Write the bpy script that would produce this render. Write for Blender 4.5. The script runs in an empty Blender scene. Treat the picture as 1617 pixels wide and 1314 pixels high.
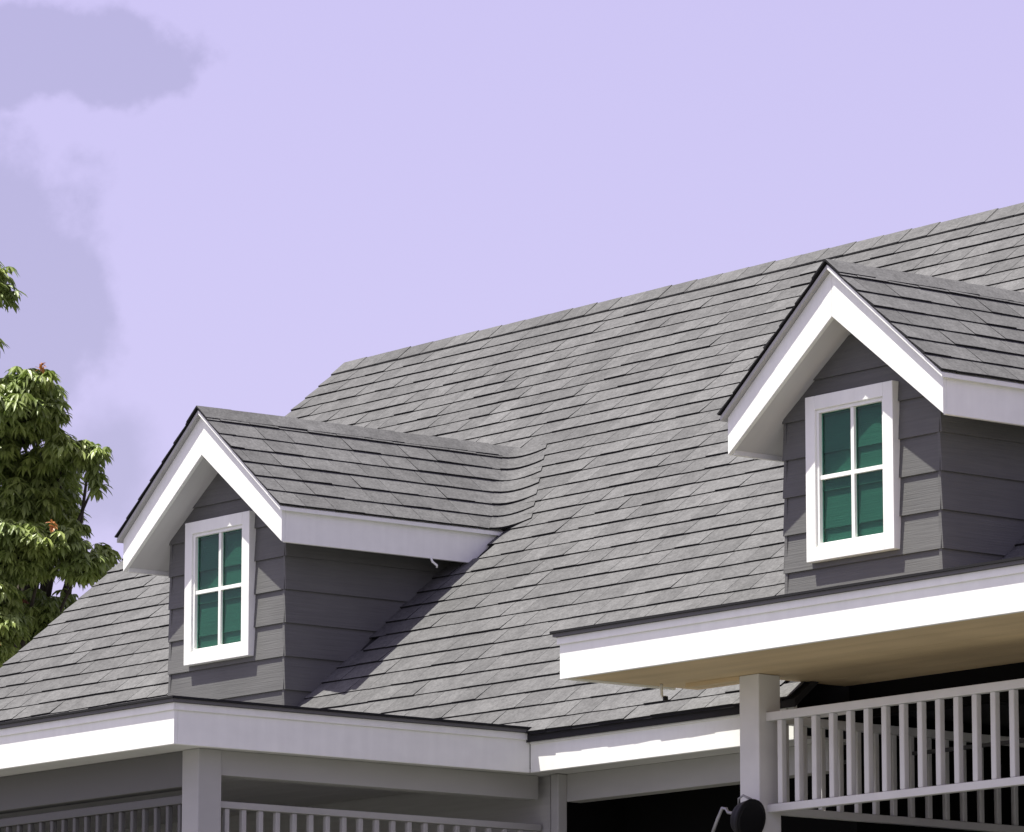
import bpy, math, random
from mathutils import Vector, noise
random.seed(7)
S = bpy.context.scene
C = S.collection

# ------------------------------------------------------------------ camera
CAM = Vector((24.5188, -19.7895, 1.6)); YAW = 0.8953; PITCH = 0.1713; FPX = 8039.1
cam_d = bpy.data.cameras.new('camera'); cam = bpy.data.objects.new('camera', cam_d); C.objects.link(cam)
cam.location = CAM
cam.rotation_euler = (math.pi / 2 + PITCH, 0, YAW)
cam_d.sensor_width = 36; cam_d.lens = 36 * FPX / 1617
cam_d.clip_start = 0.5; cam_d.clip_end = 2000
S.camera = cam
# ------------------------------------------------------------------ sky, sun, exposure
SUNV = Vector((-0.60, -1.0, 2.8)).normalized()
EL = math.asin(SUNV.z); ROT = math.atan2(SUNV.x, SUNV.y)
w = bpy.data.worlds.new('World'); S.world = w; w.use_nodes = True
nt = w.node_tree; N = nt.nodes; L = nt.links; N.clear()
def nd(t, **k):
    n = N.new(t)
    for a, b in k.items(): setattr(n, a, b)
    return n
wo = nd('ShaderNodeOutputWorld')
sky = nd('ShaderNodeTexSky', sky_type='NISHITA', sun_disc=False, sun_elevation=EL, sun_rotation=ROT, dust_density=2.5, air_density=1.0)
bg1 = nd('ShaderNodeBackground'); bg1.inputs[1].default_value = 0.05
L.new(sky.outputs[0], bg1.inputs[0])
# pale lavender haze with soft darker cloud bands
tc = nd('ShaderNodeTexCoord')
nz = nd('ShaderNodeTexNoise'); nz.inputs['Scale'].default_value = 70; nz.inputs['Detail'].default_value = 6; nz.inputs['Roughness'].default_value = .55
L.new(tc.outputs['Generated'], nz.inputs[0])
acc = None
for d, zs, r0, amp in (((-.8125, .5335, .2390), 3.0, .031, .95), ((-.823, .533, .1925), .66, .0205, 1.0), ((-.8168, .5525, .1600), .8, .0100, 1.0)):
    vs_ = nd('ShaderNodeVectorMath', operation='SUBTRACT'); vs_.inputs[1].default_value = d
    L.new(tc.outputs['Generated'], vs_.inputs[0])
    vm_ = nd('ShaderNodeVectorMath', operation='MULTIPLY'); vm_.inputs[1].default_value = (1, 1, zs); L.new(vs_.outputs[0], vm_.inputs[0])
    vm = nd('ShaderNodeVectorMath', operation='LENGTH'); L.new(vm_.outputs[0], vm.inputs[0])
    ad = nd('ShaderNodeMath', operation='MULTIPLY_ADD'); ad.inputs[1].default_value = r0 * 1.3; L.new(nz.outputs[0], ad.inputs[0]); L.new(vm.outputs['Value'], ad.inputs[2])
    mr = nd('ShaderNodeMapRange', interpolation_type='SMOOTHSTEP'); mr.inputs[1].default_value = r0 * 1.65 + .0040; mr.inputs[2].default_value = r0 * 1.65 - .0050; mr.inputs[4].default_value = amp
    L.new(ad.outputs[0], mr.inputs[0])
    if acc is None: acc = mr
    else:
        mx = nd('ShaderNodeMath', operation='MAXIMUM'); L.new(acc.outputs[0], mx.inputs[0]); L.new(mr.outputs[0], mx.inputs[1]); acc = mx
mixc = nd('ShaderNodeMixRGB'); mixc.inputs[1].default_value = (.87, .63, 1.08, 1); mixc.inputs[2].default_value = (.62, .42, .76, 1)
L.new(acc.outputs[0], mixc.inputs[0])
bg2 = nd('ShaderNodeBackground'); bg2.inputs[1].default_value = 0.30
L.new(mixc.outputs[0], bg2.inputs[0])
# the lavender haze thins towards the zenith
sx = nd('ShaderNodeSeparateXYZ'); L.new(tc.outputs['Generated'], sx.inputs[0])
zr = nd('ShaderNodeMapRange'); zr.inputs[1].default_value = .35; zr.inputs[2].default_value = .95; zr.inputs[3].default_value = .30; zr.inputs[4].default_value = .13
L.new(sx.outputs['Z'], zr.inputs[0]); L.new(zr.outputs[0], bg2.inputs[1])
add = nd('ShaderNodeAddShader'); L.new(bg1.outputs[0], add.inputs[0]); L.new(bg2.outputs[0], add.inputs[1]); L.new(add.outputs[0], wo.inputs[0])

sd = bpy.data.lights.new('sun', 'SUN'); sd.energy = 5.0; sd.angle = math.radians(.53); sd.color = (1, .965, .90)
sun = bpy.data.objects.new('sun', sd); C.objects.link(sun)
sun.rotation_euler = SUNV.to_track_quat('Z', 'Y').to_euler(); sun.location = (0, -10, 30)
S.view_settings.view_transform = 'Standard'; S.view_settings.look = 'None'; S.view_settings.gamma = 1
S.view_settings.use_curve_mapping = False
S.view_settings.exposure = 0.75

# ------------------------------------------------------------------ materials
def mat(name, col, rough=.7, spec=.3, build=None, metal=0):
    m = bpy.data.materials.new(name); m.use_nodes = True
    t = m.node_tree; b = t.nodes['Principled BSDF']
    b.inputs['Base Color'].default_value = (*col, 1); b.inputs['Roughness'].default_value = rough
    b.inputs['Specular IOR Level'].default_value = spec; b.inputs['Metallic'].default_value = metal
    if build: build(t, b, col)
    return m
def tint_noise(t, b, col, layers, obj_rand=0.0, bump=None, attr=None):
    """colour = col * product of noise layers (scale vec, amount); all in world position"""
    n, l = t.nodes, t.links
    g = n.new('ShaderNodeNewGeometry')
    val = None
    def mul(sock):
        nonlocal val
        if val is None: val = sock
        else:
            m = n.new('ShaderNodeMath'); m.operation = 'MULTIPLY'; l.new(val, m.inputs[0]); l.new(sock, m.inputs[1]); val = m.outputs[0]
    for sc, amt, det in layers:
        mp = n.new('ShaderNodeMapping'); mp.inputs['Scale'].default_value = sc if isinstance(sc, tuple) else (sc,) * 3
        l.new(g.outputs['Position'], mp.inputs[0])
        z = n.new('ShaderNodeTexNoise'); z.inputs['Scale'].default_value = 1; z.inputs['Detail'].default_value = det
        l.new(mp.outputs[0], z.inputs[0])
        r = n.new('ShaderNodeMapRange'); r.inputs[1].default_value = .25; r.inputs[2].default_value = .75; r.inputs[3].default_value = 1 - amt; r.inputs[4].default_value = 1 + amt
        l.new(z.outputs[0], r.inputs[0]); mul(r.outputs[0])
    if obj_rand:
        o = n.new('ShaderNodeObjectInfo'); r = n.new('ShaderNodeMapRange'); r.inputs[3].default_value = 1 - obj_rand; r.inputs[4].default_value = 1 + obj_rand
        l.new(o.outputs['Random'], r.inputs[0]); mul(r.outputs[0])
    if attr:
        a = n.new('ShaderNodeAttribute'); a.attribute_name = attr; mul(a.outputs['Fac'])
    vm = n.new('ShaderNodeVectorMath'); vm.operation = 'SCALE'; vm.inputs[0].default_value = col
    l.new(val, vm.inputs['Scale']); l.new(vm.outputs[0], b.inputs['Base Color'])
    if bump:
        sc, strength, dist = bump
        mp = n.new('ShaderNodeMapping'); mp.inputs['Scale'].default_value = sc if isinstance(sc, tuple) else (sc,) * 3
        l.new(g.outputs['Position'], mp.inputs[0])
        z = n.new('ShaderNodeTexNoise'); z.inputs['Scale'].default_value = 1; z.inputs['Detail'].default_value = 4
        l.new(mp.outputs[0], z.inputs[0])
        bp = n.new('ShaderNodeBump'); bp.inputs['Strength'].default_value = strength; bp.inputs['Distance'].default_value = dist
        l.new(z.outputs[0], bp.inputs['Height']); l.new(bp.outputs[0], b.inputs['Normal'])
SH = (.118, .1185, .116)
sh_layers = [(55, .26, 3), (11, .16, 3), ((.9, .5, .5), .08, 2)]
M = {}
M['shingle'] = mat('asphalt_shingle', SH, .95, .15, lambda t, b, c: tint_noise(t, b, c, sh_layers, .13, (70, .5, .004)))
M['shingle_mass'] = mat('asphalt_shingle_mass', SH, .95, .15, lambda t, b, c: tint_noise(t, b, c, sh_layers, 0, (70, .5, .004), 'tone'))
M['cut'] = mat('shingle_cut_edge', (.022, .022, .023), .95, .1)
M['deck'] = mat('roof_underlay', (.035, .035, .036), .95, .1)
M['white'] = mat('white_paint', (.86, .872, .81), .5, .3, lambda t, b, c: tint_noise(t, b, c, [((1.3, 1.3, 5), .035, 3), ((16, 16, 1.2), .035, 4), (14, .02, 3)], 0, (9, .12, .004)))
M['siding'] = mat('grey_siding_paint', (.118, .119, .112), .62, .3, lambda t, b, c: tint_noise(t, b, c, [((3, 3, 90), .09, 4), (2.2, .10, 3)], .07, ((4, 4, 130), .55, .004)))
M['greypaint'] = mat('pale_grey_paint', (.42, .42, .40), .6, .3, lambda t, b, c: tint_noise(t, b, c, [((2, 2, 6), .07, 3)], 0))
M['soffit'] = mat('grey_soffit', (.60, .60, .575), .7, .2, lambda t, b, c: tint_noise(t, b, c, [((2, 9, 2), .06, 3)], 0))
M['tan'] = mat('tan_soffit', (.64, .50, .30), .7, .2, lambda t, b, c: tint_noise(t, b, c, [((1.0, 8, 2), .10, 3), (1.2, .10, 2)], 0))
M['porchwall'] = mat('porch_wall_paint', (.48, .48, .465), .7, .2, lambda t, b, c: tint_noise(t, b, c, [((2, 2, 40), .07, 3)], 0))
M['rail'] = mat('railing_paint', (.70, .705, .675), .5, .35, lambda t, b, c: tint_noise(t, b, c, [(6, .06, 3)], 0))
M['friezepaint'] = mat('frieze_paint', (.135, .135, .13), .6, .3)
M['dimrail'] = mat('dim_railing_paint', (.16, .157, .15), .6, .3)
M['dark'] = mat('painted_shade_black', (.008, .008, .008), .9, .05)  # near-black colour stands in for deep shade
M['darkline'] = mat('dark_window_bar', (.09, .09, .09), .6, .3)
M['black'] = mat('black_powder_coat', (.006, .006, .007), .6, .3)
M['metal'] = mat('worn_grey_metal', (.35, .35, .36), .4, .5, metal=.5)
M['bark'] = mat('bark', (.05, .042, .032), .9, .2, lambda t, b, c: tint_noise(t, b, c, [((6, 6, 1.5), .35, 4)], 0, ((12, 12, 3), .8, .02)))
M['membrane'] = mat('roof_membrane', (.14, .14, .14), .9, .1)
M['concrete'] = mat('concrete', (.135, .135, .12), .9, .2, lambda t, b, c: tint_noise(t, b, c, [(.4, .15, 4), (6, .08, 3)], 0))
def glass_build():
    m = bpy.data.materials.new('green_tinted_glass'); m.use_nodes = True; t = m.node_tree; n = t.nodes; l = t.links
    n.clear(); o = n.new('ShaderNodeOutputMaterial'); tr = n.new('ShaderNodeBsdfTransparent'); tr.inputs[0].default_value = (.60, .89, .80, 1)
    gl = n.new('ShaderNodeBsdfGlossy'); gl.inputs[0].default_value = (.9, 1, .95, 1); gl.inputs['Roughness'].default_value = .06
    df = n.new('ShaderNodeBsdfDiffuse'); df.inputs[0].default_value = (.04, .10, .075, 1)
    fr = n.new('ShaderNodeFresnel'); fr.inputs[0].default_value = 1.32
    ge = n.new('ShaderNodeNewGeometry'); inv = n.new('ShaderNodeMath'); inv.operation = 'SUBTRACT'; inv.inputs[0].default_value = 1; l.new(ge.outputs['Backfacing'], inv.inputs[1])
    fm = n.new('ShaderNodeMath'); fm.operation = 'MULTIPLY'; l.new(fr.outputs[0], fm.inputs[0]); l.new(inv.outputs[0], fm.inputs[1])
    nz = n.new('ShaderNodeTexNoise'); nz.inputs['Scale'].default_value = 3.5; l.new(ge.outputs['Position'], nz.inputs[0])
    bp = n.new('ShaderNodeBump'); bp.inputs['Strength'].default_value = .25; bp.inputs['Distance'].default_value = .02; l.new(nz.outputs[0], bp.inputs['Height']); l.new(bp.outputs[0], gl.inputs['Normal'])
    m0 = n.new('ShaderNodeMixShader'); m0.inputs[0].default_value = .06; l.new(tr.outputs[0], m0.inputs[1]); l.new(df.outputs[0], m0.inputs[2])
    m1 = n.new('ShaderNodeMixShader'); l.new(fm.outputs[0], m1.inputs[0]); l.new(m0.outputs[0], m1.inputs[1]); l.new(gl.outputs[0], m1.inputs[2]); l.new(m1.outputs[0], o.inputs[0])
    return m
M['glass'] = glass_build()
def leaf_mat(name, col, tr):
    m = bpy.data.materials.new(name); m.use_nodes = True; t = m.node_tree; n = t.nodes; l = t.links
    b = n['Principled BSDF']; o = n['Material Output']
    b.inputs['Roughness'].default_value = .42; b.inputs['Specular IOR Level'].default_value = .45
    a = n.new('ShaderNodeNewGeometry'); z = n.new('ShaderNodeTexNoise'); z.inputs['Scale'].default_value = 2.2; l.new(a.outputs['Position'], z.inputs[0])
    oi = n.new('ShaderNodeAttribute'); oi.attribute_name = 'tone'
    cr = n.new('ShaderNodeMixRGB'); cr.inputs[1].default_value = (*col, 1); cr.inputs[2].default_value = (col[0] * 1.4, col[1] * 1.3, col[2] * 1.1, 1)
    mr = n.new('ShaderNodeMapRange'); mr.inputs[1].default_value = .35; mr.inputs[2].default_value = .68; l.new(z.outputs[0], mr.inputs[0]); l.new(mr.outputs[0], cr.inputs[0])
    mm = n.new('ShaderNodeVectorMath'); mm.operation = 'SCALE'; l.new(cr.outputs[0], mm.inputs[0]); l.new(oi.outputs['Fac'], mm.inputs['Scale'])
    l.new(mm.outputs[0], b.inputs['Base Color'])
    ts = n.new('ShaderNodeBsdfTranslucent'); ts.inputs[0].default_value = (*tr, 1)
    mx = n.new('ShaderNodeMixShader'); mx.inputs[0].default_value = .22; l.new(b.outputs[0], mx.inputs[1]); l.new(ts.outputs[0], mx.inputs[2]); l.new(mx.outputs[0], o.inputs[0])
    return m
M['leaf'] = leaf_mat('mango_leaf', (.20, .26, .075), (.24, .34, .07))
M['newleaf'] = leaf_mat('young_copper_leaf', (.30, .13, .05), (.35, .14, .04))

# ------------------------------------------------------------------ helpers
W = {}
def tagp(o, **k):
    for a, b in k.items():
        if b is not None: o[a] = b
    return o
def empty(name, loc, parent=None, **k):
    o = bpy.data.objects.new(name, None); C.objects.link(o); o.empty_display_size = .2
    W[o.name] = Vector(loc)
    if parent: o.parent = parent; o.location = Vector(loc) - W[parent.name]
    else: o.location = loc
    return tagp(o, **k)
def link(name, me, origin, parent=None, **k):
    o = bpy.data.objects.new(name, me); C.objects.link(o); W[o.name] = Vector(origin)
    if parent: o.parent = parent; o.location = Vector(origin) - W[parent.name]
    else: o.location = origin
    return tagp(o, **k)
def mesh(name, vs, fs, mats, mi=None, origin=None, tone=None):
    vs = [Vector(v) for v in vs]
    if origin is None:
        lo = [min(v[i] for v in vs) for i in range(3)]; hi = [max(v[i] for v in vs) for i in range(3)]
        origin = Vector([(a + b) / 2 for a, b in zip(lo, hi)])
    me = bpy.data.meshes.new(name); me.from_pydata([v - origin for v in vs], [], fs)
    for m in mats: me.materials.append(M[m])
    if mi:
        for p, i in zip(me.polygons, mi): p.material_index = i
    if tone is not None:
        a = me.attributes.new('tone', 'FLOAT', 'FACE')
        for i, v in enumerate(tone): a.data[i].value = v
    me.update(); return me, origin
class MB:
    def __init__(s): s.v = []; s.f = []; s.mi = []; s.tone = []
    def add(s, vs, fs, mi=0, tone=1.0):
        n = len(s.v); s.v += [Vector(v) for v in vs]
        for k, f in enumerate(fs):
            s.f.append(tuple(i + n for i in f)); s.mi.append(mi[k] if isinstance(mi, (list, tuple)) else mi); s.tone.append(tone)
        return s
    def box(s, x0, x1, y0, y1, z0, z1, mi=0):
        v = [(x0, y0, z0), (x1, y0, z0), (x1, y1, z0), (x0, y1, z0), (x0, y0, z1), (x1, y0, z1), (x1, y1, z1), (x0, y1, z1)]
        return s.add(v, BOXF, mi)
    def prism(s, poly, ext, mi=0):
        """poly: outline points; ext: extrusion vector (outline seen anticlockwise against ext)"""
        n = len(poly); e = Vector(ext)
        v = [Vector(p) for p in poly] + [Vector(p) + e for p in poly]
        f = [tuple(range(n)), tuple(range(2 * n - 1, n - 1, -1))] + [(i, i + n, (i + 1) % n + n, (i + 1) % n) for i in range(n)]
        return s.add(v, f, mi)
    def tube(s, pts, rs, seg=8, mi=0, cap=True):
        pts = [Vector(p) for p in pts]; rings = []
        if not isinstance(rs, (list, tuple)): rs = [rs] * len(pts)
        up = Vector((.13, .31, .94))
        vs = []; fs = []
        for i, p in enumerate(pts):
            d = (pts[min(i + 1, len(pts) - 1)] - pts[max(i - 1, 0)]).normalized()
            a = d.cross(up)
            if a.length < .05: a = d.cross(Vector((1, 0, 0)))
            a.normalize(); b = d.cross(a)
            for k in range(seg):
                t = 2 * math.pi * k / seg; vs.append(p + (a * math.cos(t) + b * math.sin(t)) * rs[i])
        for i in range(len(pts) - 1):
            for k in range(seg):
                k2 = (k + 1) % seg; fs.append((i * seg + k, i * seg + k2, (i + 1) * seg + k2, (i + 1) * seg + k))
        if cap: fs.append(tuple(range(seg - 1, -1, -1))); fs.append(tuple((len(pts) - 1) * seg + k for k in range(seg)))
        return s.add(vs, fs, mi)
    def build(s, name, mats, parent=None, origin=None, bevel=0, smooth=False, tone=False, **k):
        if isinstance(mats, str): mats = [mats]
        me, o = mesh(name, s.v, s.f, mats, s.mi, origin, s.tone if tone else None)
        if smooth:
            for p in me.polygons: p.use_smooth = True
        ob = link(name, me, o, parent, **k)
        if bevel:
            b = ob.modifiers.new('bevel', 'BEVEL'); b.width = bevel; b.segments = 2; b.limit_method = 'ANGLE'
        return ob
BOXF = [(0, 3, 2, 1), (4, 5, 6, 7), (0, 1, 5, 4), (1, 2, 6, 5), (2, 3, 7, 6), (3, 0, 4, 7)]
def box(name, m, parent, x0, x1, y0, y1, z0, z1, bevel=0, **k): return MB().box(x0, x1, y0, y1, z0, z1).build(name, m, parent, bevel=bevel, **k)
def tile_geo(a, b, c, d, n, tl, tu, lift=.002):
    """a,b lower corners, c,d upper corners (c above b); n plane normal. top face + cut edges"""
    a, b, c, d, n = map(Vector, (a, b, c, d, n))
    vs = [a + n * lift, b + n * lift, c, d, a + n * tl, b + n * tl, c + n * tu, d + n * tu]
    return vs, BOXF, [1, 0, 1, 1, 1, 1]

# ------------------------------------------------------------------ dimensions (metres), taken from the photograph by camera fitting
zE, yR, zR, XG = 5.0797, 4.8345, 9.1336, -8.396
XE = 9.2
T = (zR - zE) / yR
DZ = 0.1147; Z0 = 5.937 - 7 * DZ          # course lines of every roof slope share these heights
PN = Vector((0, -T, 1)).normalized()
yP = lambda z: (z - zE) / T
hf = .2766; dL = 2.6924; xR = 1.7171; dR = 1.164; zRr = 5.4154; zRs = 5.1377
yf, za, dti, hw, zt, hb = .2162, 7.605, .281, .9427, 6.8437, .231
yd, hwl = .446, .68
DS = .8077; DAP = 7.645                   # dormer slope, ridge height
DORM = (-3.8748, 2.5812)

# ------------------------------------------------------------------ ground
MB().add([(-400, -400, 0), (400, -400, 0), (400, 400, 0), (-400, 400, 0)], [(0, 1, 2, 3)]).build('ground', 'concrete', kind='structure')

house = empty('house', (0, 4.8, 0), label='grey shingled two storey house with white eaves, two gabled dormers and porch railings', category='house')

# body
b = MB()
b.box(-8.1, 2.4, .95, 9.2, 0, 4.85); b.box(2.4, XE - .3, 2.0, 9.2, 0, 4.85)
b.box(-8.1, -.17, .3, .95, 0, 4.85)
b.build('main_wall', 'porchwall', house)
for sx in (-8.1, XE - .32):
    MB().prism([(sx, .5, 4.85), (sx, 9.15, 4.85), (sx, yR, zR - .3)], (.02, 0, 0)).build('gable_wall', 'siding', house)

# ------------------------------------------------------------------ main roof
th = .05
roof = MB()
f0 = Vector((0, yP(Z0) - .5 * DZ, 0))
ye = -.03; ze = zE + T * ye - .015
r = roof
r.prism([(XG, ye, ze), (XG, yR, zR - .018), (XG, 2 * yR - ye, ze), (XG, 2 * yR - ye, ze - th), (XG, yR, zR - .018 - th), (XG, ye, ze - th)], (2.5 - XG, 0, 0))
yc0 = .435; zc0 = zE + T * yc0 - .015
r.prism([(2.5, yc0, zc0), (2.5, yR, zR - .018), (2.5, 2 * yR - ye, ze), (2.5, 2 * yR - ye, ze - th), (2.5, yR, zR - .018 - th), (2.5, yc0, zc0 - th)], (XE - 2.5, 0, 0))
roof = r.build('roof', 'deck', house)
# white rake boards on the gable ends
for sx in (XG + .03, XE - .06):
    for s in (0, 1):
        Y = lambda y: y if s == 0 else 2 * yR - y
        MB().prism([(sx, Y(0.0), zE - .08), (sx, Y(yR - .001), zR - .08), (sx, Y(yR - .001), zR - .32), (sx, Y(0.0), zE - .27)], (.03, 0, 0)).build('fascia_board', 'white', roof)

# which tiles the picture shows, to give the nearest ones objects of their own
cy_, sy_ = math.cos(YAW), math.sin(YAW); cp_, sp_ = math.cos(PITCH), math.sin(PITCH)
Fv = Vector((-sy_, cy_, 0)) * cp_ + Vector((0, 0, sp_)); Rv = Vector((cy_, sy_, 0)); Uv = Vector((0, 0, cp_)) - Vector((-sy_, cy_, 0)) * sp_
def px(p):
    d = Vector(p) - CAM; z = d.dot(Fv); return 808.5 + FPX * d.dot(Rv) / z, 657 - FPX * d.dot(Uv) / z
def inside(u, v, poly):
    c = False; n = len(poly)
    for i in range(n):
        (x1, y1), (x2, y2) = poly[i], poly[i - 1]
        if (y1 > v) != (y2 > v) and u < (x2 - x1) * (v - y1) / (y2 - y1) + x1: c = not c
    return c
HID = [[(188, 849), (318, 640), (850, 715), (800, 840), (450, 1115), (271, 1100), (271, 905)],
       [(1139, 649), (1310, 408), (1800, 480), (1800, 1000), (1241, 930), (1241, 730)],
       [(884, 996), (1617, 884), (1800, 860), (1800, 1400), (1168, 1400), (1168, 1105), (884, 1071)],
       [(-50, 1158), (275, 1101), (838, 1148), (838, 1400), (-50, 1400)]]
def under_dormer(x, y, z, m=0.0):
    return any(abs(x - X) < hw + m and y < yP(DAP - DS * abs(x - X)) - .12 + m and z > zE and (abs(x - X) < .70 or z > 6.62) and y > yd for X in DORM)

TW = .25
tiles = []
ncourse = int((zR - Z0) / DZ) + 1
rng = random.Random(11)
for k in range(-1, ncourse):
    z0 = Z0 + k * DZ; z1 = min(z0 + DZ, zR - .01)
    if k == -1: z0 = zE + T * (-.045)
    if z1 - z0 < .02: continue
    off = rng.random() * TW if k % 2 else rng.random() * TW * .4
    x = XG - .02 - off
    while x < XE:
        wdt = TW
        x0, x1 = max(x, XG - .02), min(x + wdt - .003, XE + .02)
        x += wdt
        if x1 - x0 < .05: continue
        cx, cz = (x0 + x1) / 2, (z0 + z1) / 2; cyy = yP(cz)
        if under_dormer(cx, cyy, cz, -.03): continue
        if x1 > 2.5 and z0 < 5.33: continue
        u, v = px((cx, cyy, cz)); vis = -15 < u < 1632 and v < 1200 and not any(inside(u, v, h) for h in HID)
        full = (k >= 0 and x1 - x0 > wdt - .01 and z1 - z0 > DZ - .001)
        tiles.append((x0, x1, z0, z1, vis and full, (Vector((cx, cyy, cz)) - CAM).length))
def tile_verts(x0, x1, z0, z1, rr, o=Vector((0, 0, 0))):
    j0, j1 = rr.uniform(-.0022, .0022), rr.uniform(-.0022, .0022)
    tl = .0145 + rr.uniform(-.004, .0045); zu = z1 + .016
    P = lambda x, z: Vector((x, yP(z), z)) - o
    vs, fs, mi = tile_geo(P(x0, z0 + j0), P(x1, z0 + j1), P(x1, zu), P(x0, zu), PN, tl, .003)
    return vs, fs, mi
variants = []
for q in range(24):
    rr = random.Random(q); o = Vector((TW / 2, yP(Z0), Z0))
    vs, fs, mi = tile_verts(0, TW - .003, Z0, Z0 + DZ, rr, o)
    me = bpy.data.meshes.new('shingle'); me.from_pydata(vs, [], fs)
    me.materials.append(M['shingle']); me.materials.append(M['cut'])
    for p, i in zip(me.polygons, mi): p.material_index = i
    variants.append(me)
sel = sorted([t for t in tiles if t[4]], key=lambda t: t[5])[:200]
selset = set(sel)
for t in sel:
    org = Vector((t[0] + TW / 2, yP(t[2]), t[2]))
    link('shingle', rng.choice(variants), org, roof)
mass = MB()
for t in tiles:
    if t in selset: continue
    vs, fs, mi = tile_verts(*t[:4], rng); mass.add(vs, fs, mi, rng.uniform(.87, 1.13))
mass.build('shingle_courses', ['shingle_mass', 'cut'], roof, tone=True, kind='stuff')
# back slope
bk = MB()
for k in range(-1, ncourse):
    z0 = Z0 + k * DZ; z1 = min(z0 + DZ, zR - .01)
    if z1 - z0 < .02: continue
    a, b2 = 2 * yR - yP(z0), 2 * yR - yP(z1)
    vs, fs, mi = tile_geo((XE, a, z0), (XG, a, z0), (XG, b2, z1), (XE, b2, z1), (0, T / math.hypot(1, T), 1 / math.hypot(1, T)), .013, .003); bk.add(vs, fs, mi, 1)
bk.build('back_shingle_courses', ['shingle_mass', 'cut'], roof, tone=True, kind='stuff')
# ridge caps
x = XG - .02; q = 0
while x < XE:
    rr = rng.uniform(-.002, .002); e = min(x + .31, XE + .02); wy = .135
    zt_, zl = zR + .022 + rr, zR + .022 + rr - T * wy
    m = MB(); m.prism([(x, yR - wy, zl), (x, yR, zt_), (x, yR + wy, zl), (x, yR + wy, zl - .012), (x, yR, zt_ - .014), (x, yR - wy, zl - .012)], (e - x - .003, 0, 0.004))
    m.mi = [1, 1, 0, 0, 1, 1, 1, 1]
    m.build('ridge_cap', ['shingle', 'cut'], roof); x += .295

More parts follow.
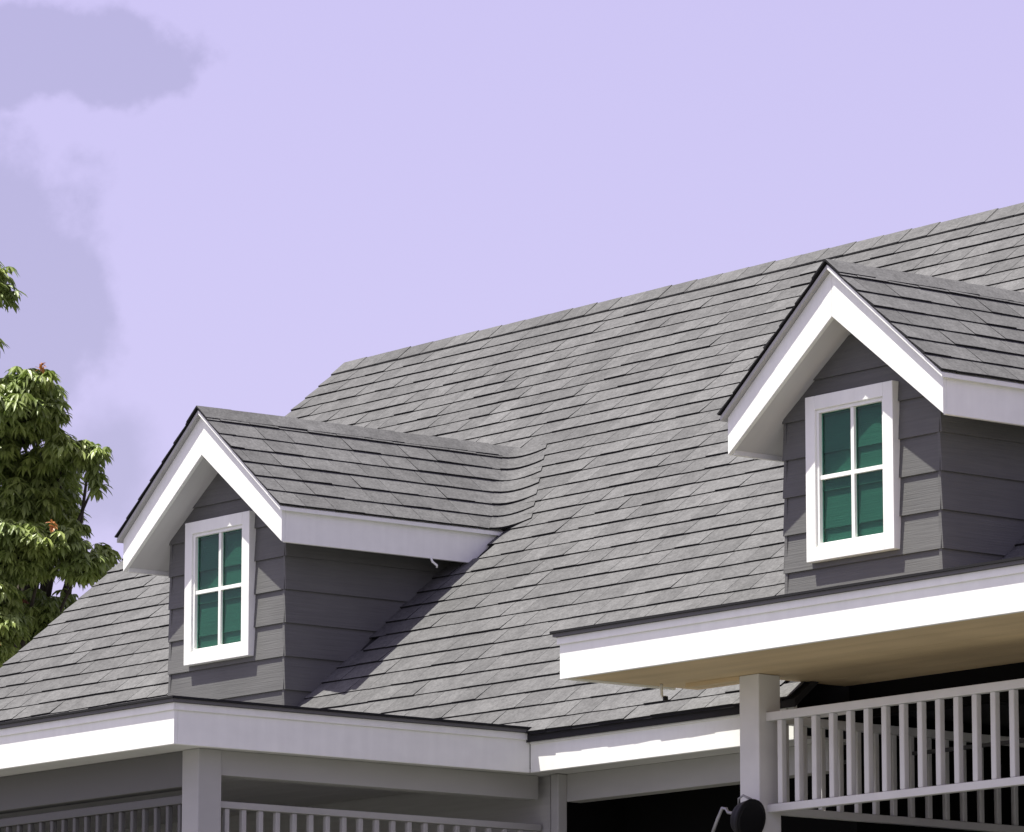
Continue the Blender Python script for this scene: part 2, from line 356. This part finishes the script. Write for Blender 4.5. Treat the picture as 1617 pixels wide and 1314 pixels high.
# ------------------------------------------------------------------ dormers
def clip_poly(poly, a, b, c):
    """keep a*x+b*z<=c for 2D poly"""
    out = []
    for i in range(len(poly)):
        p, q = poly[i - 1], poly[i]; dp, dq = a * p[0] + b * p[1] - c, a * q[0] + b * q[1] - c
        if (dp <= 0) != (dq <= 0):
            t = dp / (dp - dq); out.append((p[0] + t * (q[0] - p[0]), p[1] + t * (q[1] - p[1])))
        if dq <= 0: out.append(q)
    return out
SEAM = [5.18 + .2285 * k for k in range(-1, 11)]
SEAM = [6.7935 - .2285 * (7 - k) for k in range(0, 10)]   # board joints
def dormer(X, lab):
    d = MB()
    # core behind the boards
    zc = 7.28
    d.prism([(X - hwl + .02, yd + .02, 5.0), (X + hwl - .02, yd + .02, 5.0), (X + hwl - .02, yd + .02, zc - .7541 * hwl), (X, yd + .02, zc), (X - hwl + .02, yd + .02, zc - .7541 * hwl)], (0, 2.6, 0))
    D = d.build('dormer', 'deck', house, origin=Vector((X, yd, 5.1)), label=lab)
    lower = za - dti + .012; sl = (za - dti - (zt - hb)) / hw
    # front boards
    for k in range(len(SEAM) - 1):
        z0, z1 = SEAM[k], SEAM[k + 1]
        if z0 > 7.3: continue
        pl = [(X - hwl, z0), (X + hwl, z0), (X + hwl, z1 + .002), (X - hwl, z1 + .002)]
        pl = clip_poly(pl, sl, 1, lower + sl * X); pl = clip_poly(pl, -sl, 1, lower - sl * X)
        if len(pl) < 3: continue
        yy = lambda z: yd - .0165 + .0155 * (z - z0) / (z1 - z0)
        n = len(pl); vs = [(p[0], yy(p[1]), p[1]) for p in pl] + [(p[0], yd + .02, p[1]) for p in pl]
        fs = [tuple(range(n)), tuple(range(2 * n - 1, n - 1, -1))] + [(i, i + n, (i + 1) % n + n, (i + 1) % n) for i in range(n)]
        MB().add(vs, fs).build('siding_board', 'siding', D)
        # cheek boards both sides
        for s in (-1, 1):
            zt2 = min(z1 + .002, lower - sl * hwl + .01)
            if zt2 - z0 < .02: continue
            y1a, y1b = yP(z0) + .03, yP(zt2) + .03
            y1a = max(y1a, yd + .02); y1b = max(y1b, yd + .03)
            xx = lambda z: X + s * (hwl + .0165 - .0155 * (z - z0) / (z1 - z0))
            xi = X + s * (hwl - .02)
            ya = yd - .010
            vs = [(xx(z0), ya, z0), (xx(z0), y1a, z0), (xx(zt2), y1b, zt2), (xx(zt2), ya, zt2), (xi, ya, z0), (xi, y1a, z0), (xi, y1b, zt2), (xi, ya, zt2)]
            fs = [(0, 1, 2, 3), (7, 6, 5, 4), (0, 4, 5, 1), (1, 5, 6, 2), (2, 6, 7, 3), (3, 7, 4, 0)]
            if s < 0: fs = [tuple(reversed(f)) for f in fs]
            MB().add(vs, fs).build('siding_board', 'siding', D)
    # rake boards and side fascias
    for s in (-1, 1):
        pts = [(X, yf, za), (X, yf, za - dti), (X + s * hw, yf, zt - hb), (X + s * hw, yf, zt)]
        if s < 0: pts = [(X - .001, yf, za), (X - hw, yf, zt), (X - hw, yf, zt - hb), (X - .001, yf, za - dti)]
        MB().prism(pts, (0, .03, 0)).build('fascia_board', 'white', D, bevel=.003)
        xa, xb = (X + hw - .03, X + hw - .001) if s > 0 else (X - hw + .001, X - hw + .03)
        MB().prism([(xa, yf + .031, zt - hb), (xa, yP(zt - hb) + .02, zt - hb), (xa, yP(zt) + .02, zt - .004), (xa, yf + .031, zt - .004)], (xb - xa, 0, 0)).build('fascia_board', 'white', D, bevel=.002)
        # soffit following the slope
        xo = X + s * (hw - .031); zs = zt - hb + .03; za_ = zs + sl * (hw - .031)
        y0 = yf + .031
        vs = [(X + s * .001, y0, za_), (xo, y0, zs), (xo, yP(zs) + .02, zs), (X + s * .001, yP(za_) + .02, za_)]
        vs += [(v[0], v[1], v[2] + .012) for v in vs]
        fs = BOXF if s < 0 else [tuple(reversed(f)) for f in BOXF]
        MB().add(vs, fs).build('soffit', 'soffit', D)
        # deck
        ex = hw + .03; yo = yf - .035
        zl = lambda dx: DAP - .012 - DS * dx
        vs = [(X, yo, zl(0)), (X + s * ex, yo, zl(ex)), (X + s * ex, yP(zl(ex)) + .02, zl(ex)), (X, yP(zl(0)) + .02, zl(0))]
        vs = [(v[0], v[1], v[2] - .026) for v in vs] + vs
        vs = [Vector(v) for v in vs]
        MB().add(vs, fs).build('roof_deck', 'white' if s > 0 else 'greypaint', D)  # left side grey, imitating the shadow under the shingle edge
        # shingles
        nrm = Vector((s * DS, 0, 1)).normalized()
        rest = MB()
        for k in range(-1, 8):
            z0 = 5.937 + (8 + k) * DZ
            if k == -1: continue
            z1 = min(z0 + DZ, DAP - .006)
            if z1 - z0 < .02: continue
            x0_, x1_ = (DAP - z0) / DS, (DAP - min(z1 + .012, DAP - .004)) / DS
            vj = rng.uniform(-.05, .02); yv0, yv1 = yP(z0) - .135 + vj, yP(z1) - .135 + vj
            y = yf - .048; first = True
            cuts = [y]; y += TW * (rng.random() * .6 + .3)
            while y < yv0 - .06: cuts.append(y); y += TW
            cuts.append(None)
            for i in range(len(cuts) - 1):
                a0 = cuts[i]; b0 = cuts[i + 1]
                j0, j1 = rng.uniform(-.002, .002), rng.uniform(-.002, .002); tl = .0145 + rng.uniform(-.003, .0035)
                if b0 is None: bl, bu = yv0, yv1
                else: bl = bu = b0 - .004
                pa, pb, pc, pd = (X + s * x0_, a0, z0 + j0), (X + s * x0_, bl, z0 + j1), (X + s * x1_, bu, z1 + .012), (X + s * x1_, a0, z1 + .012)
                vs, f2, mi = tile_geo(pa, pb, pc, pd, nrm, tl, .003)
                if s < 0: f2 = [tuple(reversed(f)) for f in f2]
                if s > 0: MB().add(vs, f2, mi).build('shingle', ['shingle', 'cut'], D)
                else: rest.add(vs, f2, mi, rng.uniform(.87, 1.13))
            # woven valley piece: bends from the dormer slope onto the main slope
            a_len, b_len = .150 - vj, .20
            segs = 6
            def curve(z, lift):
                xv = (DAP - z) / DS; yv = yP(z)
                A = Vector((X + s * xv, yv - a_len, z)) ; V = Vector((X + s * xv, yv, z)); B = Vector((X + s * (xv + b_len), yv, z))
                out = []
                for q in range(segs + 1):
                    t = q / segs; V.z = z; B.z = z + .6 * DZ; B.y = yP(B.z); p = A * (1 - t) ** 2 + V * (2 * t * (1 - t)) + B * t ** 2
                    nn = (nrm * (1 - t) + PN * t).normalized(); out.append((p + nn * lift, nn))
                return out
            lo = curve(z0, .0175); up = curve(min(z1 + .01, DAP - .002), .005)
            m = MB(); n = segs + 1
            # droop the lower course line a little as woven shingles do
            vs = []
            for i, (p, nn) in enumerate(lo):
                vs.append(p + Vector((0, 0, 0)))
            vs += [p for p, nn in up] + [p - nn * .014 for p, nn in lo]
            f3 = [(i, i + 1, n + i + 1, n + i) for i in range(segs)] + [(2 * n + i, 2 * n + i + 1, i + 1, i) for i in range(segs)]
            if s < 0: f3 = [tuple(reversed(f)) for f in f3]
            m.add(vs, f3, [0] * segs + [1] * segs)
            m.build('valley_shingle', ['shingle', 'cut'], D, smooth=False)
        if rest.v: rest.build('shingle_courses', ['shingle_mass', 'cut'], D, tone=True, kind='stuff')
    # ridge caps
    y = yf - .05; yend = yP(DAP) + .1
    while y < yend:
        e = min(y + .3, yend + .05); wx = .12; h = DAP + .022 + rng.uniform(-.002, .002)
        m = MB(); m.prism([(X - wx, y, h - DS * wx), (X - wx, y, h - DS * wx - .012), (X, y, h - .014), (X + wx, y, h - DS * wx - .012), (X + wx, y, h - DS * wx), (X, y, h)], (0, e - y - .003, .003))
        m.mi = [1, 1, 1, 1, 1, 1, 0, 0][:len(m.f)]
        m.mi = [1, 1, 1, 1, 1, 1, 0, 0]
        m.build('ridge_cap', ['shingle', 'cut'], D); y += .285
    # window: frame nailed over the siding, green glass just in front of the boards
    w0, w1, z0, z1 = X - .434, X + .333, 5.9135, 6.9135
    fr = MB(); f = .085; ya, yb = yd - .060, yd + .0
    fr.box(w0, w0 + f, ya, yb, z0, z1); fr.box(w1 - f, w1, ya, yb, z0, z1)
    fr.box(w0 + f, w1 - f, ya, yb, z1 - f, z1); fr.box(w0 + f, w1 - f, ya, yb, z0, z0 + f)
    fr.build('window_frame', 'white', D, bevel=.004)
    g = .022; i0, i1, k0, k1 = w0 + f, w1 - f, z0 + f, z1 - f; yc = yd - .046
    sa = MB(); sa.box(i0, i0 + g, yc, yd - .012, k0, k1); sa.box(i1 - g, i1, yc, yd - .012, k0, k1)
    sa.box(i0 + g, i1 - g, yc, yd - .012, k1 - g, k1); sa.box(i0 + g, i1 - g, yc, yd - .012, k0, k0 + g)
    sa.build('window_sash', 'white', D, bevel=.002)
    xm, zm = X - .040, 6.415
    box('muntin', 'white', D, xm - .014, xm + .014, yc + .006, yd - .016, k0 + g, k1 - g, bevel=.002)
    box('muntin', 'white', D, i0 + g, xm - .0145, yc + .007, yd - .017, zm - .013, zm + .013, bevel=.002)
    box('muntin', 'white', D, xm + .0145, i1 - g, yc + .007, yd - .017, zm - .013, zm + .013, bevel=.002)
    for (a, b_) in ((i0 + g, xm - .0145), (xm + .0145, i1 - g)):
        for (c, e) in ((k0 + g, zm - .0135), (zm + .0135, k1 - g)):
            box('window_pane', 'glass', D, a, b_, yd - .0215, yd - .0175, c, e)
    return D
dormer(DORM[0], 'smaller looking dormer at the gable end of the roof')
dormer(DORM[1], 'dormer above the railed porch roof')

# ------------------------------------------------------------------ eaves of the main roof between the two porch roofs
def eave(name_parent, x0, x1, y0, y1, zb, ztp):
    """one straight fascia board"""
    return box('fascia_board', 'white', name_parent, x0, x1, y0, y1, zb, ztp, bevel=.004)
eave(roof, .001, 2.45, 0, .03, zE - hf, zE - .038)
box('soffit', 'soffit', roof, .0, 2.45, .031, .5, zE - hf + .012, zE - hf + .03)
box('fascia_board', 'white', roof, XG, XE, 2 * yR - .03, 2 * yR, zE - hf, zE - .03)

# left porch roof (flat) reaching forward
def porch(x0, x1, y0, y1, zt_, zb, sof, right=True, left=True, lab=None, ext=0, notch=None):
    p = MB(); o = .03
    if notch:  # deck and soffit cut short here, shaped to let sun onto the middle fascia
        p.box(x0 - o, notch, y0 - o, y1 - .26, zt_ - .03, zt_ - .010); p.box(notch, x1, y0 - o, y1, zt_ - .03, zt_ - .010)
    else: p.box(x0 - (o if left else 0), x1 + (o if right else 0), y0 - o, y1, zt_ - .03, zt_ - .010)
    P = p.build('porch_roof', 'membrane', house, label=lab)
    # shingle starter strip on the edge
    e = .042
    m = MB(); xb = x1 + (e if right else 0); xa = x0 - (e if left else 0)
    m.box(xa, xb, y0 - e, y0 + .2, zt_ - .0095, zt_ + .004)
    if right: m.box(x1 - .2, xb, y0 + .2005, y1, zt_ - .0095, zt_ + .004)
    if left: m.box(xa, x0 + .2, y0 + .2005, y1 - (.26 if notch else 0), zt_ - .0095, zt_ + .004)
    m.build('drip_edge', 'cut', P)
    box('fascia_board', 'white', P, x0, x1, y0, y0 + .028, zb, zt_ - .031, bevel=.003)
    # narrow crown strip under the shingle edge
    box('trim_strip', 'white', P, x0 - .012 if left else x0, x1 + .012 if right else x1, y0 - .012, y0 - .001, zt_ - .075, zt_ - .0315, bevel=.002)
    if right:
        box('fascia_board', 'white', P, x1 - .028, x1 - .001, y0 + .029, y1 - .0, zb, zt_ - .031, bevel=.003)
        box('trim_strip', 'white', P, x1 + .001, x1 + .012, y0, y1 - .03, zt_ - .075, zt_ - .0315, bevel=.002)
    if left: box('fascia_board', 'white', P, x0 + .001, x0 + .028, y0 + .029, y1 - .3, zb, zt_ - .031, bevel=.003)
    nb = max(2, int((y1 - y0 + ext) / .3)); ys = [y0 + .03 + (y1 - y0 - .03 + ext) * i / nb for i in range(nb + 1)]
    for i in range(nb):
        xs_ = x0 + .03
        if notch and ys[i + 1] > -.13:
            if ys[i] < -.13: box('soffit_board', sof, P, xs_, notch - .001, ys[i], -.13, zb + .012, zb + .026)
            xs_ = notch
        box('soffit_board', sof, P, xs_, x1 - .03, ys[i], ys[i + 1] - .003, zb + .012, zb + .026)
    return P
porchL = porch(XG, 0.0, -dL, -.001, zE, zE - hf, 'soffit', True, True, 'left flat porch roof below the gable end dormer', .29)
porchR = porch(xR, XE, -dR, .0, zRr, zRs, 'tan', False, True, 'right flat porch roof with tan soffit', .43, notch=2.43)
# drip edge of the middle eave
box('drip_edge', 'cut', roof, .045, 2.4, -.046, -.032, zE - .046, zE - .034)
box('trim_strip', 'white', roof, .013, 2.4, -.014, -.001, zE - .10, zE - .055, bevel=.002)

# ------------------------------------------------------------------ right porch: post, header, recess, railings
def column(x0, x1, y0, y1, z0, z1, m='rail', **k):
    c = MB(); c.box(x0, x1, y0, y1, z0, z1); c.build('column', m, house, bevel=.006, **k)
column(2.426, 2.596, -.40, -.232, 0, zRs + .011, label='square white porch column at the left end of the railing')
column(7.9, 8.07, -.40, -.232, 0, zRs + .011)
box('beam', 'tan', house, 1.95, 2.425, -.40, -.30, zRs - .012, zRs + .011)
# near-black panels that paint in the shade of the open storey behind
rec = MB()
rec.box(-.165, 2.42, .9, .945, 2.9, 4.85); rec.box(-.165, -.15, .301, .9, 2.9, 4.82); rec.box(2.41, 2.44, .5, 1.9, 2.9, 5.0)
rec.build('painted_shade_panel', 'dark', house)
rec = MB(); rec.box(2.44, XE - .35, 1.9, 1.94, 2.9, 5.1); rec.box(2.44, XE - .35, .5, 1.9, 5.02, 5.10); rec.build('painted_shade_panel', 'dark', house)
box('header', 'dark', house, 2.46, XE - .35, .432, .50, 4.95, zRs + .01)  # coloured near black to paint the shaded band above the railing
box('window_bar', 'darkline', house, 1.2, XE - .4, .86, .898, 4.762, 4.782)
box('beam', 'greypaint', house, -.02, 2.42, .30, .42, 4.642, zE - hf + .011, bevel=.003)
box('batten', 'white', house, 2.30, 2.82, .10, .125, 4.93, 4.962, bevel=.005)
# floor of the upper porches
box('porch_floor', 'concrete', house, XG + .3, -.15, -dL + .25, .3, 3.35, 3.5)
box('porch_floor', 'concrete', house, .0, XE - .3, -.42, .9, 3.35, 3.5)

def railing(axis, fixed, a, bnd, ztop, zbot, zend, spacing, bw, thick_top, label, phase=0.0, mtl='rail'):
    """axis 'x' or 'y'; top rail mesh with bottom_rail and baluster children"""
    def bx(u0, u1, z0, z1, w, name, parent, bev=.003, mt=None):
        mt = mtl
        if axis == 'x': return box(name, mt, parent, u0, u1, fixed - w / 2, fixed + w / 2, z0, z1, bevel=bev)
        return box(name, mt, parent, fixed - w / 2, fixed + w / 2, u0, u1, z0, z1, bevel=bev)
    R = bx(a, bnd, ztop - thick_top, ztop, .055, 'railing', house); R['label'] = label
    bx(a, bnd, zbot - .045, zbot, .05, 'bottom_rail', R)
    u = a + spacing * (.6 + phase); base = None
    while u < bnd - .04:
        z0, z1 = (zbot, ztop - thick_top) if zend is None else (zend, ztop - thick_top)
        if base is None:
            base = bx(u, u + bw, z0 + .0005, z1 - .0005, bw, 'baluster', R, .006)
            o0 = W[base.name].copy(); u0 = u
        else:
            o = base.copy(); C.objects.link(o); org = o0 + (Vector((u - u0, 0, 0)) if axis == 'x' else Vector((0, u - u0, 0)))
            o.parent = R; o.location = org - W[R.name]; W[o.name] = org
        u += spacing
railing('x', -.32, 2.597, 7.9, 4.925, 4.392, None, .1465, .040, .05, 'white railing between the porch columns')
railing('y', 2.52, -.231, 1.88, 4.925, 4.392, None, .142, .034, .05, 'white side railing running back from the column')

# left porch
column(-.345, -.175, -2.39, -2.22, 0, zE - hf + .011, 'greypaint', label='grey corner column of the left porch')
column(-.075, -.002, .225, .299, 0, zE - hf + .011, 'greypaint')
column(-8.1, -7.93, -2.39, -2.22, 0, zE - hf + .011, 'greypaint')
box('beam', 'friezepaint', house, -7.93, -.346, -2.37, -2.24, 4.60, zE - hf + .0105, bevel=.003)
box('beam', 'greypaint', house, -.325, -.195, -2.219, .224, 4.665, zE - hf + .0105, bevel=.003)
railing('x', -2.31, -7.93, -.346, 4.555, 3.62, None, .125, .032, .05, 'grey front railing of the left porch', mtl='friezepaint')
railing('y', -.26, -2.219, .28, 4.515, 3.62, None, .125, .034, .04, 'grey side railing of the left porch', mtl='greypaint')

# ------------------------------------------------------------------ flood lamp on the porch column
lamp = empty('flood_lamp', (2.56, -.42, 4.27), label='black round flood lamp with bent grey brackets on the white porch column', category='lamp')
hd = MB()
c0 = Vector((2.585, -.50, 4.30)); ax = Vector((.93, .12, -.22)).normalized()
prof = [(-.07, .03), (-.062, .06), (-.035, .09), (0, .108), (.03, .116), (.034, .124), (.046, .124), (.047, .112)]
hd.tube([c0 + ax * t for t, r_ in prof], [r_ for t, r_ in prof], 28); hd.build('lamp_head', 'black', lamp, smooth=True)
hd = MB(); hd.tube([c0 + ax * .0472, c0 + ax * .051], [.110, .104], 28); hd.build('lamp_lens', 'black', lamp)
ar = MB(); ar.tube([(2.30, -.5, 4.245), (2.345, -.5, 4.32), (2.385, -.5, 4.378), (2.42, -.5, 4.372), (2.435, -.5, 4.35), (2.50, -.5, 4.338), (2.525, -.5, 4.31), (2.535, -.49, 4.26)], .010, 8); ar.build('bracket', 'metal', lamp, smooth=True)
ar = MB(); ar.tube([(2.53, -.50, 4.36), (2.54, -.51, 4.42), (2.59, -.52, 4.435), (2.64, -.50, 4.41)], .007, 8); ar.build('bracket', 'metal', lamp, smooth=True)
ar = MB(); ar.box(2.46, 2.54, -.42, -.4005, 4.22, 4.32); ar.build('wall_plate', 'black', lamp, bevel=.004)
ar = MB(); ar.tube([(2.50, -.41, 4.27), (2.55, -.47, 4.285)], .02, 8); ar.build('arm', 'black', lamp)

# small fittings
m = MB(); m.tube([(1.85, -.5, 5.148), (1.85, -.5, 5.085), (1.862, -.5, 5.068), (1.885, -.5, 5.068)], .009, 8); h = m.build('hook', 'white', None, smooth=True, label='small white hook hanging under the tan porch soffit', category='hook')
m = MB(); m.tube([(1.885, -.5, 5.072), (1.885, -.5, 5.045)], .016, 8); m.build('hook_tip', 'black', h)
m = MB(); m.tube([(-2.935, 1.49, 6.62), (-2.93, 1.50, 6.59), (-2.915, 1.53, 6.565), (-2.92, 1.53, 6.55)], .008, 8); m.build('clip', 'white', None, smooth=True, label='tiny white clip under the side eave of the gable end dormer', category='clip')
m = MB(); m.tube([(-3.10, 1.42, 6.17), (-3.03, 1.47, 6.23)], .009, 6); m.build('twig', 'rail', None, label='short pale stick lying where the dormer wall meets the roof', category='stick')

# ------------------------------------------------------------------ mango tree behind the gable
tree = empty('mango_tree', (-29.5, 15.5, 0), label='tall mango tree with drooping leaf clusters beyond the gable end', category='tree')
RV = Vector((.625, .78, 0)); DV = Vector((-.78, .625, 0)); B0 = Vector((-27.8, 14, 0))
def TP(u, v, d=0):   # position on the crown: u, v measured across the side of the tree seen from the street
    return B0 + RV * (u * .00762) + DV * d + Vector((0, 0, 14.06 - (v - 440) * .00793))
tr = random.Random(5)
trunk = MB(); base = Vector((-29.5, 15.5, 0))
trunk.tube([base, base + Vector((.1, 0, 3)), base + Vector((-.1, .1, 6)), base + Vector((.1, -.1, 9)), base + Vector((.2, 0, 12))], [.42, .34, .28, .2, .1], 12)
trunk.tube([TP(-90, 470, .6), TP(-40, 440, .3), TP(-5, 425, .1), TP(18, 432, 0)], [.05, .03, .018, .008], 6)
trunk.build('trunk', 'bark', tree, origin=base, smooth=True)
# leaf clusters: (u, v, ru, rv, depth, spread, count)
blobs = [(-8, 418, 24, 16, 0, .3, 9), (2, 455, 22, 30, 0, .3, 14), (-60, 450, 40, 60, .4, .8, 50),
         (50, 602, 46, 24, .3, 1.0, 95), (25, 650, 62, 40, .1, 1.1, 150), (88, 655, 20, 34, 0, .35, 24), (-60, 620, 60, 60, 0, .9, 60),
         (148, 712, 30, 18, 0, .3, 30), (104, 706, 30, 22, .3, .9, 50), (160, 752, 12, 22, 0, .2, 7), (-10, 700, 50, 40, .6, .9, 70),
         (46, 775, 74, 55, 1.3, 1.3, 300), (60, 722, 60, 36, 1.2, 1.1, 130), (-60, 760, 70, 80, .8, 1.0, 80),
         (20, 852, 60, 22, -.5, .5, 110), (85, 862, 60, 24, -.5, .5, 100), (40, 892, 60, 26, -.3, .5, 90), (140, 892, 34, 24, -.3, .35, 60), (172, 878, 18, 24, 0, .25, 22), (128, 828, 14, 14, .2, .2, 9),
         (60, 960, 90, 55, 1.4, 1.2, 270), (-60, 900, 70, 90, .2, 1.2, 110),
         (14, 950, 30, 26, -.6, .4, 44), (22, 990, 36, 26, -.6, .4, 56), (8, 1030, 32, 26, -.5, .4, 48), (-60, 1050, 60, 60, 0, 1, 60), (10, 1100, 60, 50, .8, 1, 60),
         (-150, 560, 110, 110, .3, 1.5, 110), (-160, 780, 130, 130, .6, 1.8, 130), (-170, 980, 130, 120, .6, 1.8, 120), (-60, 520, 50, 40, .8, .8, 40)]
limb = MB()
for (u, v, ru, rv, d, sp, n) in blobs:
    if v < 500: continue
    e = TP(u, v, d + .2); zst = max(5, e.z - 3.2); s0 = base + Vector((0, 0, zst)); mid = s0.lerp(e, .55) + Vector((tr.uniform(-.3, .3), tr.uniform(-.3, .3), .25))
    limb.tube([s0, mid, e], [.06, .032, .012], 7)
limb.build('limb', 'bark', tree, origin=base, smooth=True, kind='stuff')
def leaf_geo(p, d, ln, wd, side):
    """folded, drooping blade: 6 verts per side strip"""
    d = d.normalized(); s = d.cross(Vector((0, 0, 1)))
    if s.length < .1: s = side
    s.normalize(); s = (s + side * .5).normalized(); n = s.cross(d).normalized()
    q = [p, p + d * ln * .35 , p + d * ln * .72 - Vector((0, 0, ln * .06)), p + d * ln - Vector((0, 0, ln * .16))]
    wds = [.08, 1, .72, 0]
    vs = [q[0]]
    for i in (1, 2): vs += [q[i] + s * wd * wds[i] + n * wd * .3, q[i], q[i] - s * wd * wds[i] + n * wd * .3]
    vs.append(q[3])
    fs = [(0, 1, 2), (0, 2, 3), (1, 4, 5, 2), (2, 5, 6, 3), (4, 7, 5), (5, 7, 6)]
    return vs, fs
leaves = []; nleaf = []
def ball(rg):
    while True:
        a = Vector((rg.uniform(-1, 1), rg.uniform(-1, 1), rg.uniform(-1, 1)))
        if a.length <= 1: return a
for (u, v, ru, rv, d, sp, n) in blobs:
    for i in range(int(n * (1.75 if u > -30 else 1))):
        q = ball(tr); c = TP(u + q.x * ru, v - q.z * rv, d + q.y * sp)
        young = tr.random() < .004
        k = tr.randint(8, 12); tdir = Vector((tr.uniform(-1, 1), tr.uniform(-1, 1), tr.uniform(-.2, .8))).normalized()
        tone = tr.uniform(.75, 1.25)
        for j in range(k):
            a = 2 * math.pi * j / k + tr.uniform(-.3, .3)
            rad = Vector((math.cos(a), math.sin(a), 0)); dr = (rad * tr.uniform(.5, .95) + tdir * .3 + Vector((0, 0, -tr.uniform(.35, 1.15))))
            ln = tr.uniform(.085, .20); leaves.append((c + dr.normalized() * .015, dr, ln, tr.uniform(.018, .034), ball(tr), tone * tr.uniform(.85, 1.15), young))
for (u, v, d) in ((75, 592, -.5), (104, 853, -1.1), (8, 1018, -1.1), (12, 1034, -1.1)):
    for j in range(14):
        a = tr.uniform(0, 6.28); dr = Vector((math.cos(a) * .7, math.sin(a) * .7, tr.uniform(-.7, .5))); leaves.append((TP(u + tr.uniform(-4, 4), v + tr.uniform(-5, 5), d), dr, .09, .016, ball(tr), 1.2, True))
near = sorted(range(len(leaves)), key=lambda i: (0 if -5 < px(leaves[i][0])[0] < 200 and px(leaves[i][0])[1] < 1040 else 5) + (leaves[i][0] - B0).dot(DV) + tr.uniform(0, .3))
own = set(near[:280])
fol = MB(); yng = MB()
for i, (p, d, ln, wd, sd_, tone, young) in enumerate(leaves):
    vs, fs = leaf_geo(p, d, ln, wd, sd_)
    if i in own and not young: MB().add(vs, fs, 0, tone).build('leaf', 'leaf', tree, tone=True)
    elif young: yng.add(vs, fs, 0, tone)
    else: fol.add(vs, fs, 0, tone)
fol.build('foliage', 'leaf', tree, tone=True, kind='stuff')
yng.build('young_foliage', 'newleaf', tree, tone=True, kind='stuff')
